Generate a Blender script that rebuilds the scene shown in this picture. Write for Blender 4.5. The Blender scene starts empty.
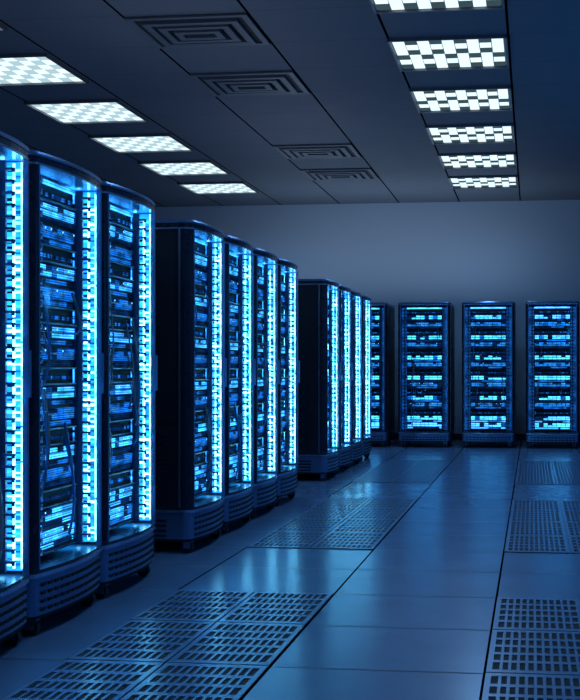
import bpy, math, random
from mathutils import Vector
scene = bpy.context.scene
scene.view_settings.view_transform = 'Standard'
scene.view_settings.exposure = 0.12
COL = scene.collection

# ------------------------------------------------------------ materials
def new_mat(name):
    m = bpy.data.materials.new(name); m.use_nodes = True
    nt = m.node_tree; nt.nodes.clear()
    out = nt.nodes.new('ShaderNodeOutputMaterial')
    return m, nt, out

def pbr(name, col, rough=0.5, metal=0.0, noise=0.0, nscale=6.0, spec=0.5):
    m, nt, out = new_mat(name)
    b = nt.nodes.new('ShaderNodeBsdfPrincipled')
    nt.links.new(b.outputs[0], out.inputs[0])
    b.inputs['Base Color'].default_value = (*col, 1)
    b.inputs['Roughness'].default_value = rough
    b.inputs['Metallic'].default_value = metal
    b.inputs['Specular IOR Level'].default_value = spec
    if noise > 0:
        tc = nt.nodes.new('ShaderNodeTexCoord')
        n = nt.nodes.new('ShaderNodeTexNoise'); n.inputs['Scale'].default_value = nscale
        n.inputs['Detail'].default_value = 4
        nt.links.new(tc.outputs['Object'], n.inputs['Vector'])
        r = nt.nodes.new('ShaderNodeMapRange')
        r.inputs[1].default_value = 0.3; r.inputs[2].default_value = 0.7
        r.inputs[3].default_value = max(0, rough - noise); r.inputs[4].default_value = min(1, rough + noise)
        nt.links.new(n.outputs['Fac'], r.inputs[0]); nt.links.new(r.outputs[0], b.inputs['Roughness'])
    return m

def emi(name, col, s, vary=None, perf=None):
    """emission; vary=(scale,lo,hi): variation along the height; perf=(nx,nz): perforated-grille look"""
    m, nt, out = new_mat(name); N, L = nt.nodes, nt.links
    e = N.new('ShaderNodeEmission')
    e.inputs[0].default_value = (*col, 1); e.inputs[1].default_value = s
    L.new(e.outputs[0], out.inputs[0])
    tc = N.new('ShaderNodeTexCoord'); val = None
    if vary:
        mp = N.new('ShaderNodeMapping'); mp.inputs['Scale'].default_value = (vary[0]*.35, vary[0]*.35, vary[0])
        L.new(tc.outputs['Object'], mp.inputs[0])
        v = N.new('ShaderNodeTexNoise'); v.inputs['Scale'].default_value = 1.0; v.inputs['Detail'].default_value = 3
        L.new(mp.outputs[0], v.inputs['Vector'])
        r = N.new('ShaderNodeMapRange')
        r.inputs[1].default_value = .35; r.inputs[2].default_value = .65
        r.inputs[3].default_value = vary[1]*s; r.inputs[4].default_value = vary[2]*s
        L.new(v.outputs['Fac'], r.inputs[0]); val = r.outputs[0]
    if perf:
        sp = N.new('ShaderNodeSeparateXYZ'); L.new(tc.outputs['Object'], sp.inputs[0])
        for ax, fr, th in ((0, perf[0], .32), (2, perf[1], .35)):
            a = N.new('ShaderNodeMath'); a.operation = 'MULTIPLY'; L.new(sp.outputs[ax], a.inputs[0]); a.inputs[1].default_value = fr
            f = N.new('ShaderNodeMath'); f.operation = 'FRACT'; L.new(a.outputs[0], f.inputs[0])
            g = N.new('ShaderNodeMath'); g.operation = 'GREATER_THAN'; L.new(f.outputs[0], g.inputs[0]); g.inputs[1].default_value = th
            mr = N.new('ShaderNodeMapRange'); L.new(g.outputs[0], mr.inputs[0]); mr.inputs[3].default_value = .18; mr.inputs[4].default_value = 1
            k = N.new('ShaderNodeMath'); k.operation = 'MULTIPLY'; L.new(mr.outputs[0], k.inputs[0])
            if val is None: k.inputs[1].default_value = s
            else: L.new(val, k.inputs[1])
            val = k.outputs[0]
    if val is not None: L.new(val, e.inputs[1])
    return m

def glass_mat():
    m, nt, out = new_mat('rack_door_glass')
    t = nt.nodes.new('ShaderNodeBsdfTransparent'); t.inputs[0].default_value = (.92, .96, 1, 1)
    g = nt.nodes.new('ShaderNodeBsdfGlossy'); g.inputs['Roughness'].default_value = .10
    g.inputs[0].default_value = (.8, .9, 1, 1)
    f = nt.nodes.new('ShaderNodeFresnel'); f.inputs[0].default_value = 1.25
    mx = nt.nodes.new('ShaderNodeMixShader')
    nt.links.new(f.outputs[0], mx.inputs[0]); nt.links.new(t.outputs[0], mx.inputs[1]); nt.links.new(g.outputs[0], mx.inputs[2])
    nt.links.new(mx.outputs[0], out.inputs[0])
    return m

M = dict(
    shell=pbr('rack_black_paint', (.024, .038, .070), .28, .5, .04, 9),
    side=pbr('rack_side_panel', (.014, .020, .033), .40, .3, .06, 5),
    metal=pbr('rack_blue_steel', (.16, .28, .50), .30, .75),
    trim=pbr('rack_trim_silver', (.45, .60, .85), .24, .9),
    black=pbr('matte_black', (.004, .004, .006), .7),
    comb=pbr('comb_plastic', (.05, .10, .22), .35),
    unit=pbr('server_bezel', (.02, .045, .10), .35, .5),
    cable=pbr('cable_brown', (.26, .15, .16), .5),
    cable2=pbr('cable_blue', (.02, .12, .35), .5),
    glass=glass_mat(),
    wall=emi('led_panel_blue', (.008, .28, .90), 3.0, (14, .35, 1.4)),
    led=emi('led_strip_cyan', (.16, .68, 1.0), 9.0, (22, .4, 1.3)),
    rung=emi('led_rung_blue', (.03, .46, 1.0), 3.4, (30, .3, 1.4)),
    b0=emi('bay_dim', (.004, .04, .19), 1.0, (25, .3, 1.5), (70, 95)),
    b1=emi('bay_mid', (.006, .12, .52), 2.1, (25, .3, 1.6), (70, 95)),
    b2=emi('bay_bright', (.03, .31, .90), 3.6, (20, .45, 1.7), (70, 95)),
    b3=emi('bay_led_white', (.15, .65, 1.0), 2.2),
    # end-wall cabinets are a little brighter
    c1=emi('endwall_bay_mid', (.008, .16, .60), 2.8, (25, .4, 1.6), (70, 95)),
    c2=emi('endwall_bay_bright', (.05, .40, .95), 4.6, (20, .6, 1.6), (70, 95)),
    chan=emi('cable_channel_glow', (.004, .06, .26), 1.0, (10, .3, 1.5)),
    rubber=pbr('caster_rubber', (.012, .012, .015), .5),
)
MK = list(M.keys())

# ------------------------------------------------------------ mesh builder
class MB:
    def __init__(s, mats): s.v = []; s.f = []; s.m = []; s.mats = mats
    def box(s, x0, x1, y0, y1, z0, z1, m):
        if x0 > x1: x0, x1 = x1, x0
        n = len(s.v); mi = s.mats.index(m)
        s.v += [(x0,y0,z0),(x1,y0,z0),(x1,y1,z0),(x0,y1,z0),(x0,y0,z1),(x1,y0,z1),(x1,y1,z1),(x0,y1,z1)]
        for q in ((0,3,2,1),(4,5,6,7),(0,1,5,4),(1,2,6,5),(2,3,7,6),(3,0,4,7)):
            s.f.append(tuple(n+i for i in q)); s.m.append(mi)
    def prism(s, pts, z0, z1, m, bevel=0.0):
        mi = s.mats.index(m); k = len(pts)
        cx = sum(p[0] for p in pts)/k; cy = sum(p[1] for p in pts)/k
        rings = [(z0, 0), (z1 - bevel, 0)] + ([(z1, bevel)] if bevel else [])
        n = len(s.v)
        for z, b in rings:
            for p in pts:
                dx, dy = p[0]-cx, p[1]-cy; L = math.hypot(dx, dy)
                s.v.append((p[0]-dx/L*b, p[1]-dy/L*b, z))
        for r in range(len(rings)-1):
            for i in range(k):
                j = (i+1) % k
                s.f.append((n+r*k+i, n+r*k+j, n+(r+1)*k+j, n+(r+1)*k+i)); s.m.append(mi)
        s.f.append(tuple(n+i for i in reversed(range(k)))); s.m.append(mi)
        t = n+(len(rings)-1)*k
        s.f.append(tuple(t+i for i in range(k))); s.m.append(mi)
    def ribbon(s, outer, inner, z0, z1, m):
        s.prism(list(outer)+list(reversed(inner)), z0, z1, m)
    def sheet(s, pts, z0, z1, m):
        n = len(s.v); mi = s.mats.index(m)
        for p in pts: s.v += [(p[0],p[1],z0),(p[0],p[1],z1)]
        for i in range(len(pts)-1):
            a = n+2*i; s.f.append((a, a+2, a+3, a+1)); s.m.append(mi)
    def tube(s, pts, r, m, seg=6):
        mi = s.mats.index(m); n = len(s.v); P = [Vector(p) for p in pts]
        for i, p in enumerate(P):
            t = (P[min(i+1, len(P)-1)] - P[max(i-1, 0)]).normalized()
            up = Vector((0,1,0)) if abs(t.y) < .9 else Vector((1,0,0))
            a = t.cross(up).normalized(); b = t.cross(a)
            for k in range(seg):
                w = 2*math.pi*k/seg
                s.v.append(tuple(p + a*math.cos(w)*r + b*math.sin(w)*r))
        for i in range(len(P)-1):
            for k in range(seg):
                j = (k+1) % seg
                s.f.append((n+i*seg+k, n+i*seg+j, n+(i+1)*seg+j, n+(i+1)*seg+k)); s.m.append(mi)
        for e in (0, len(P)-1):
            s.f.append(tuple(n+e*seg+k for k in range(seg))); s.m.append(mi)
    def mesh(s, name, matdict):
        me = bpy.data.meshes.new(name); me.from_pydata(s.v, [], s.f)
        for k in s.mats: me.materials.append(matdict[k])
        me.polygons.foreach_set('material_index', s.m); me.update()
        return me

def place(name, me, loc=(0,0,0), rz=0, sc=(1,1,1)):
    o = bpy.data.objects.new(name, me); o.location = loc; o.rotation_euler = (0,0,rz); o.scale = sc
    COL.objects.link(o); return o

# ------------------------------------------------------------ server rack
HX, YB = .39, .50
XD = .35                       # door half width
def bow(x): return -.50 + .035*(x/XD)**2
def corner(sgn, off=0.0, n=8):
    r = []
    for i in range(n+1):
        a = i/n*math.pi/2
        r.append((sgn*(XD + (HX-XD-off)*math.sin(a)), -.40 - (.065-off)*math.cos(a)))
    return r
front = [(-XD+2*XD*i/16, bow(-XD+2*XD*i/16)) for i in range(17)]
foot = front[:-1] + corner(1) + [(HX, YB-.02), (HX-.02, YB), (-HX+.02, YB), (-HX, YB-.02)] + list(reversed(corner(-1)))[:-1]
def grow(pts, g):
    return [(x*(1+g/.39), y*(1+g/.5)) for x, y in pts]

def build_rack(seed, led=True):
    """led=True: aisle cabinet with LED-lit door returns; led=False: end-wall cabinet, plain returns"""
    R = random.Random(seed); b = MB(MK)
    B1, B2 = ('b1', 'b2') if led else ('c1', 'c2')
    ZT = 2.12; ZO = 2.065 if led else 2.085
    b.prism(grow(foot, -.01), .078, .10, 'black')
    b.prism(grow(foot, -.004), .095, .262 if led else .20, 'metal')
    ZL = 0 if led else -.062
    b.prism(grow(foot, .004), .262+ZL, .280+ZL, 'trim')
    b.prism(foot, .280+ZL, .295+ZL, 'shell')
    b.prism(foot, ZO, 2.10, 'shell')
    b.prism(grow(foot, .004), 2.098, ZT, 'metal', .012)
    b.prism(grow(foot, .003), ZO-.006, ZO+.004, 'trim')
    for c in range(13):
        xc = -.312 + c*.052
        for r in range(4 if led else 2):
            z = .112 + r*.036
            b.box(xc-.018, xc+.018, bow(xc)-.002, bow(xc)+.02, z, z+.013, 'black')
    ZB = .295+ZL
    for sg in (-1, 1):
        for r in range(3 if not led else 4):
            z = .11+r*.032
            b.box(sg*(HX-.006), sg*(HX+.003), -.30, .40, z, z+.013, 'black')
    b.box(-.38, .38, .47, .495, ZB, ZO, 'side')
    for sg in (-1, 1):
        b.box(sg*.374, sg*.388, -.40, .49, ZB, ZO, 'side')
        for (z0, z1) in ((.33, .80), (.83, 2.03)):
            for (y0, y1) in ((-.36, .06), (.08, .46)):
                b.box(sg*.388, sg*.393, y0, y1, z0, z1, 'side')
        for k in range(14):
            z = .36+k*.03
            for (y0, y1) in ((-.31, .02), (.12, .42)):
                b.box(sg*.388, sg*.398, y0, y1, z, z+.014, 'shell')
        b.ribbon(corner(sg), corner(sg, .014), ZB, ZO, 'shell')
        b.box(sg*(XD-.006), sg*(XD+.006), bow(XD)-.005, bow(XD)+.018, ZB, ZO, 'metal')
        b.box(sg*(HX-.001), sg*(HX+.003), -.392, -.380, ZB, ZO, 'trim')
        b.box(sg*.360, sg*.373, -.452, -.22, ZB+.015, ZO-.01, 'wall' if led else 'side')
        if led:
            for yy, w in ((-.450, .013), (-.408, .008), (-.360, .016)):
                z = .32
                while z < 2.03:
                    L = R.choice((.14, .2, .3, .45)); L = min(L, 2.05-z)
                    b.box(sg*.350, sg*.360, yy, yy+w, z, z+L, 'led')
                    z += L + R.choice((.004, .006, .010))
            z = .33
            while z < 2.03:
                b.box(sg*.360, sg*(.360-R.uniform(.002,.006)), -.436, -.410, z, z+R.uniform(.006,.014), R.choice(('rung','led','b1','led')))
                b.box(sg*.360, sg*(.360-R.uniform(.002,.006)), -.398, -.362, z, z+R.uniform(.006,.014), R.choice(('rung','b1','black','led')))
                z += R.uniform(.020, .034)
            z = .34
            while z < 2.03:
                b.box(sg*.360, sg*.349, -.335, -.24, z, z+R.uniform(.012,.03), R.choice(('rung','black','b1')))
                z += R.uniform(.035, .06)
        # cable manager comb with hooked fingers
        b.box(sg*.286, sg*.300, -.40, -.36, ZB+.02, 2.05, 'comb')
        z = ZB+.06
        while z < 2.03:
            for s2 in (-1, 1):
                far = led and sg > 0
                if far and s2*sg > 0: continue
                x0 = sg*.293; x1 = x0+s2*.026
                ft = .010 if far else .016
                b.box(x0, x1, -.440, -.395, z, z+ft, 'comb')
                b.box(x1, x1-s2*.007, -.447, -.435, z-.010, z+ft, 'comb')
            z += .05
    b.sheet([(x, y+.003) for x, y in front], ZB+.002, ZO-.002, 'glass')
    b.box(.318, .334, bow(.33)-.022, bow(.33)-.010, 1.05, 1.25, 'metal')
    for z in (1.06, 1.23): b.box(.322, .330, bow(.33)-.012, bow(.33)+.003, z, z+.012, 'metal')
    # interior
    b.box(-.355, .355, -.215, -.20, ZB+.015, 2.05, 'chan')
    YF = -.360
    b.box(-.266, .266, YF, -.215, ZB+.015, 2.05, 'black')
    zs = ZB+.03; top = 2.045
    nb = 6; pitch = (top-zs-.02)/nb
    for k in range(nb):
        z0 = zs + k*pitch
        low = (k == 0)
        H = .205
        b.box(-.266, .266, YF-.022, YF, z0-.004, z0+.003, 'unit')
        b.box(-.266, .266, YF-.022, YF, z0+H, z0+H+.007, 'unit')
        b.box(-.266, -.260, YF-.018, YF, z0, z0+H, 'unit'); b.box(.260, .266, YF-.018, YF, z0, z0+H, 'unit')
        for u in range(2):
            zb = z0+.008+u*.1
            base = B2 if (low or (u == 1)) else B1
            nc = 8; cw = .514/nc
            for c in range(nc):
                x0 = -.257+c*cw+.003; x1 = x0+cw-.006
                m = base if R.random() < .85 else R.choice(('b0','b1'))
                b.box(x0, x1, YF-.010, YF, zb+.034, zb+.058, m)
                b.box(x0, x1, YF-.012, YF, zb+.063, zb+.085, m if R.random()<.8 else 'b0')
                b.box(x0, x1-.004, YF-.014, YF, zb+.0575, zb+.0635, 'unit')
                if R.random() < .22: b.box(x1-.010, x1-.003, YF-.014, YF, zb+.07, zb+.078, 'b3')
            for r in range(2):
                b.box(-.253, .253, YF-.006, YF, zb+.004+r*.012, zb+.010+r*.012, B2 if low else 'b0')
            b.box(R.uniform(-.2,.1), R.uniform(.12,.25), YF-.007, YF, zb+.004, zb+.024, 'b1' if R.random()<.5 else 'b0')
        for c in range(22):
            x0 = -.255+c*.0232
            b.box(x0, x0+.014, YF-.005, YF, z0+H+.026, z0+H+.044, 'b0' if R.random()<.7 else 'b1')
    b.box(-.262, .262, YF-.015, YF, 2.026, 2.046, B2)
    for i in range(12 if led else 5):
        sg = R.choice((-1,-1,1)); zc = R.uniform(.8, 1.8); L = R.uniform(.15, .6)
        xx = R.uniform(.10, .24)
        pts = []
        for t in range(9):
            u = t/8
            pts.append((sg*(xx+.05*u), YF-.02-.035*math.sin(u*math.pi), zc-L*u-.05*math.sin(u*math.pi)))
        b.tube(pts, R.uniform(.004,.007), R.choice(('cable','cable2','cable')))
    for sx in (-1, 1):
        for y in (-.415, .40):
            x = sx*.315
            b.box(x-.025, x+.025, y-.034, y+.034, .070, .079, 'metal')
            b.box(x-.024, x-.018, y-.022, y+.022, .03, .072, 'metal')
            b.box(x+.018, x+.024, y-.022, y+.022, .03, .072, 'metal')
            n = len(b.v); k = 16; mi = b.mats.index('rubber')
            for xx in (x-.016, x+.016):
                for j in range(k):
                    a = 2*math.pi*j/k; b.v.append((xx, y+.036*math.cos(a), .036+.036*math.sin(a)))
            for j in range(k):
                q = (j+1) % k; b.f.append((n+j, n+q, n+k+q, n+k+j)); b.m.append(mi)
            b.f.append(tuple(n+j for j in range(k))); b.m.append(mi)
            b.f.append(tuple(n+k+j for j in range(k))); b.m.append(mi)
    return b.mesh('server_rack_mesh_%d' % seed, M)

racks = [build_rack(s) for s in (1, 2, 3)]
racksB = [build_rack(s, False) for s in (4, 5, 6)]
i = 0
XR = -2.57
for yc in (3.40, 4.20, 5.01, 5.81, 7.26, 8.08, 8.90, 9.72, 11.92, 12.75, 13.58, 14.42):
    place('server_rack', racks[i % 3], (XR, yc, 0), math.pi/2, (1,1,.986)); i += 1
for xc in (-3.49, -2.54, -1.60, -.65, .29, 1.23, 2.18):
    place('server_rack', racksB[i % 3], (xc, 17.25, 0), 0, (1.0,1,1.018)); i += 1

# ------------------------------------------------------------ room shell
ZC = 3.93
X0, X1, Y0, Y1 = -8.2, 5.0, -3.0, 18.77
def grid_mat(name, base, seam, px, ox, wx, py, oy, wy, rough, weak=.6, metal=0.0, nscale=3.0, spec=.5, nz=.06):
    m, nt, out = new_mat(name)
    N, L = nt.nodes, nt.links
    b = N.new('ShaderNodeBsdfPrincipled'); L.new(b.outputs[0], out.inputs[0])
    b.inputs['Metallic'].default_value = metal; b.inputs['Specular IOR Level'].default_value = spec
    tc = N.new('ShaderNodeTexCoord'); sp = N.new('ShaderNodeSeparateXYZ'); L.new(tc.outputs['Object'], sp.inputs[0])
    def mth(op, a, c=None, d=None):
        n = N.new('ShaderNodeMath'); n.operation = op
        for k, v in enumerate((a, c, d)):
            if v is None: continue
            if isinstance(v, (int, float)): n.inputs[k].default_value = v
            else: L.new(v, n.inputs[k])
        return n.outputs[0]
    def seamf(ax, p, o, w):
        f = mth('FRACT', mth('DIVIDE', mth('SUBTRACT', ax, o), p))
        dd = mth('MULTIPLY', mth('MINIMUM', f, mth('SUBTRACT', 1.0, f)), p)
        return mth('LESS_THAN', dd, w/2)
    sx = seamf(sp.outputs[0], px, ox, wx)
    sy = mth('MULTIPLY', seamf(sp.outputs[1], py, oy, wy), weak)
    s = mth('MAXIMUM', sx, sy)
    n = N.new('ShaderNodeTexNoise'); n.inputs['Scale'].default_value = nscale; n.inputs['Detail'].default_value = 5
    L.new(tc.outputs['Object'], n.inputs['Vector'])
    mr = N.new('ShaderNodeMapRange'); mr.inputs[1].default_value=.3; mr.inputs[2].default_value=.7
    mr.inputs[3].default_value = .94; mr.inputs[4].default_value = 1.06
    L.new(n.outputs['Fac'], mr.inputs[0])
    cm = N.new('ShaderNodeVectorMath'); cm.operation='SCALE'; cm.inputs[0].default_value = base
    L.new(mr.outputs[0], cm.inputs['Scale'])
    mx = N.new('ShaderNodeMix'); mx.data_type='RGBA'
    L.new(s, mx.inputs['Factor']); L.new(cm.outputs[0], mx.inputs[6]); mx.inputs[7].default_value = (*seam,1)
    L.new(mx.outputs[2], b.inputs['Base Color'])
    rr = N.new('ShaderNodeMapRange'); rr.inputs[1].default_value=.3; rr.inputs[2].default_value=.7
    rr.inputs[3].default_value = rough-nz; rr.inputs[4].default_value = rough+nz
    L.new(n.outputs['Fac'], rr.inputs[0])
    L.new(mth('MAXIMUM', rr.outputs[0], mth('MULTIPLY', s, .8)), b.inputs['Roughness'])
    L.new(mth('MULTIPLY', mth('SUBTRACT', 1.0, s), spec), b.inputs['Specular IOR Level'])
    return m
TY = .72
floor_m = grid_mat('floor_tile', (.15,.25,.41), (.003,.004,.006), .83, -.18, .012, TY, 5.75, .018, .21, .65, nz=.008, spec=.75)
ceil_m = grid_mat('ceiling_tile', (.105,.125,.155), (.003,.003,.004), 1.0, -.2, .022, .854, 9.45, .02, .7, .2)
wall_m = pbr('wall_paint', (.36,.43,.52), .6, 0, .05, 2)
def slab(name, x0,x1,y0,y1,z0,z1, mat):
    b = MB(['a']); b.box(x0,x1,y0,y1,z0,z1,'a'); return place(name, b.mesh(name, {'a':mat}))
slab('floor', X0,X1,Y0,Y1,-.1,0, floor_m)
slab('ceiling', X0,X1,Y0,Y1,ZC,ZC+.1, ceil_m)
slab('wall_back', X0,X1,Y1,Y1+.1,-.1,ZC+.1, wall_m)
slab('wall_left', X0-.1,X0,Y0,Y1,-.1,ZC+.1, wall_m)
slab('wall_right', X1,X1+.1,Y0,Y1,-.1,ZC+.1, wall_m)
slab('wall_front', X0,X1,Y0-.1,Y0,-.1,ZC+.1, wall_m)
slab('baseboard_back', X0,X1,Y1-.015,Y1,0,.1, M['shell'])

# ------------------------------------------------------------ ceiling luminaires
LM = dict(frame=pbr('luminaire_frame', (.2,.2,.22), .4, .5),
          hi=emi('luminaire_lens_bright', (.70,.90,.98), 1.2),
          lo=emi('luminaire_lens_soft', (.54,.76,.84), .78),
          dk=emi('luminaire_lens_dark', (.30,.55,.7), .12))
def luminaire(kind):
    b = MB(['frame','hi','lo','dk']); W, L, T = 1.0, .96, .03
    for (a,c,d,e) in ((-W/2,W/2,0,.02),(-W/2,W/2,L-.02,L),(-W/2,-W/2+.02,0,L),(W/2-.02,W/2,0,L)):
        b.box(a,c,d,e,-T,0,'frame')
    b.box(-W/2+.02, W/2-.02, .02, L-.02, -.006, 0, 'dk' if kind else 'lo')
    nx, ny = 9, 6
    cw, cl = (W-.06)/nx, (L-.06)/ny
    for i in range(nx):
        for j in range(ny):
            x = -W/2+.03+i*cw; y = .03+j*cl
            if kind:
                m = 'hi' if ((i+j) % 2 == 0 or j % 3 == 1) else 'dk'
            else:
                m = 'hi' if (i+j) % 2 else 'lo'
            b.box(x+.004, x+cw-.004, y+.008, y+cl-.008, -.016, -.006, m)
    return b.mesh('ceiling_light_mesh', LM)
lr, ll = luminaire(1), luminaire(0)
LY = [9.44 + (4-k)*1.708 for k in range(10)]
for k, y in enumerate(LY):
    for xx, me in ((-.70, lr), (-4.76, ll)):
        ob = place('ceiling_light', me, (xx + (.03 if xx < -2 else -.01), y + (.08 if xx < -2 else 0), ZC))
        d = bpy.data.lights.new('lamp', 'SPOT'); d.energy = 30; d.color = (.16,.47,1.0)
        d.spot_size = math.radians(165); d.spot_blend = .6; d.shadow_soft_size = .01
        l = bpy.data.objects.new('lamp', d); COL.objects.link(l)
        l.parent = ob; l.location = (0, .48, -.04)
# upward fill lights without fixtures, added to brighten the ceiling and back wall
def up_fill(x, y, sx, sy, p, col):
    l = bpy.data.lights.new('up_fill_light', 'AREA'); l.shape = 'RECTANGLE'; l.size = sx; l.size_y = sy; l.energy = p; l.color = col
    o = bpy.data.objects.new('up_fill_light', l); o.location = (x, y, 2.20); o.rotation_euler = (math.pi, 0, 0); COL.objects.link(o)
up_fill(-2.8, 8.5, .4, 3.0, 8, (.66,.80,1))
up_fill(-2.8, 13.2, .4, 3.0, 8, (.66,.80,1))
up_fill(-2.8, 4.6, .4, 3.0, 7, (.70,.82,1))
up_fill(-2.2, 17.4, 4.0, .4, 30, (.58,.77,1))
up_fill(2.6, 9.0, .4, 6.0, 44, (.05,.35,1))
# unseen blue fill lights, added on the right to tint that side
def blue_fill(x, y, z, p, col=(.04,.40,1)):
    d = bpy.data.lights.new('blue_fill_light', 'POINT'); d.energy = p; d.color = col; d.shadow_soft_size = .01
    o = bpy.data.objects.new('blue_fill_light', d); o.location = (x, y, z); COL.objects.link(o)
blue_fill(2.4, 5, 1.9, 16); blue_fill(2.6, 10, 1.9, 16)
# ------------------------------------------------------------ ceiling air diffusers
VM = dict(v=pbr('diffuser_paint', (.11,.125,.15), .5, .2), k=M['black'])
b = MB(['v','k']); W, L = .98, .82
b.box(-W/2,W/2,0,L,-.006,0,'k')
def frame_ring(x0,x1,y0,y1,w,z0,z1):
    b.box(x0,x1,y0,y0+w,z0,z1,'v'); b.box(x0,x1,y1-w,y1,z0,z1,'v')
    b.box(x0,x0+w,y0+w,y1-w,z0,z1,'v'); b.box(x1-w,x1,y0+w,y1-w,z0,z1,'v')
frame_ring(-W/2,W/2,0,L,.05,-.02,0)
for k in range(1,4):
    o = k*.10
    frame_ring(-W/2+o,W/2-o,o,L-o,.058,-.03-.006*k,-.006)
dm = b.mesh('air_diffuser_mesh', VM)
for y in (8.63, 10.35, 13.77, 15.47):
    place('ceiling_air_diffuser', dm, (-2.70, y, ZC))

# ------------------------------------------------------------ perforated floor tiles
GM = dict(bar=pbr('grille_steel', (.19,.30,.48), .25, .1, .02, 4), pit=M['black'])
def grille(cols, y0, n):
    b = MB(['bar','pit']); CW = .415
    for cx in cols:
        for r in range(n):
            x0, x1 = cx+.005, cx+CW-.005; ya = y0+r*TY+.006; yb = ya+TY-.012
            b.box(x0, x1, ya, yb, 0, .0015, 'pit')
            bx = .022; by = .04
            nc, nr = 11, 5
            iw = (x1-x0-2*bx); il = (yb-ya-2*by)
            b.box(x0, x0+bx, ya, yb, .0015, .006, 'bar'); b.box(x1-bx, x1, ya, yb, .0015, .006, 'bar')
            pitch = iw/nc; g = pitch*.36
            for c in range(1, nc):
                xx = x0+bx+c*pitch
                b.box(xx-g/2, xx+g/2, ya, yb, .0015, .006, 'bar')
            pr = il/nr
            b.box(x0, x1, ya, ya+by, .0015, .0058, 'bar'); b.box(x0, x1, yb-by, yb, .0015, .0058, 'bar')
            for q in range(1, nr):
                yy = ya+by+q*pr
                b.box(x0, x1, yy-.018, yy+.018, .0015, .0058, 'bar')
    place('floor_vent_grille', b.mesh('floor_vent_grille', GM))
LC = (-1.84, -1.425); RC = (-.18, .235)
for cols in (LC, RC):
    grille(cols, 5.75-5*TY, 5)
    grille(cols, 5.75+2*TY, 4)
    grille(cols, 5.75+8*TY, 4)

# ------------------------------------------------------------ world + camera
w = bpy.data.worlds.new('World'); scene.world = w; w.use_nodes = True
w.node_tree.nodes['Background'].inputs[0].default_value = (.01,.02,.04,1)
cam = bpy.data.cameras.new('camera'); co = bpy.data.objects.new('camera', cam); COL.objects.link(co)
cam.sensor_fit = 'AUTO'; cam.sensor_width = 36; cam.lens = 36*1136/700
cam.shift_x = -(397-290)/700; cam.shift_y = 20/700
co.location = (0,0,1.15); co.rotation_euler = (math.pi/2, 0, math.radians(6.8))
scene.camera = co
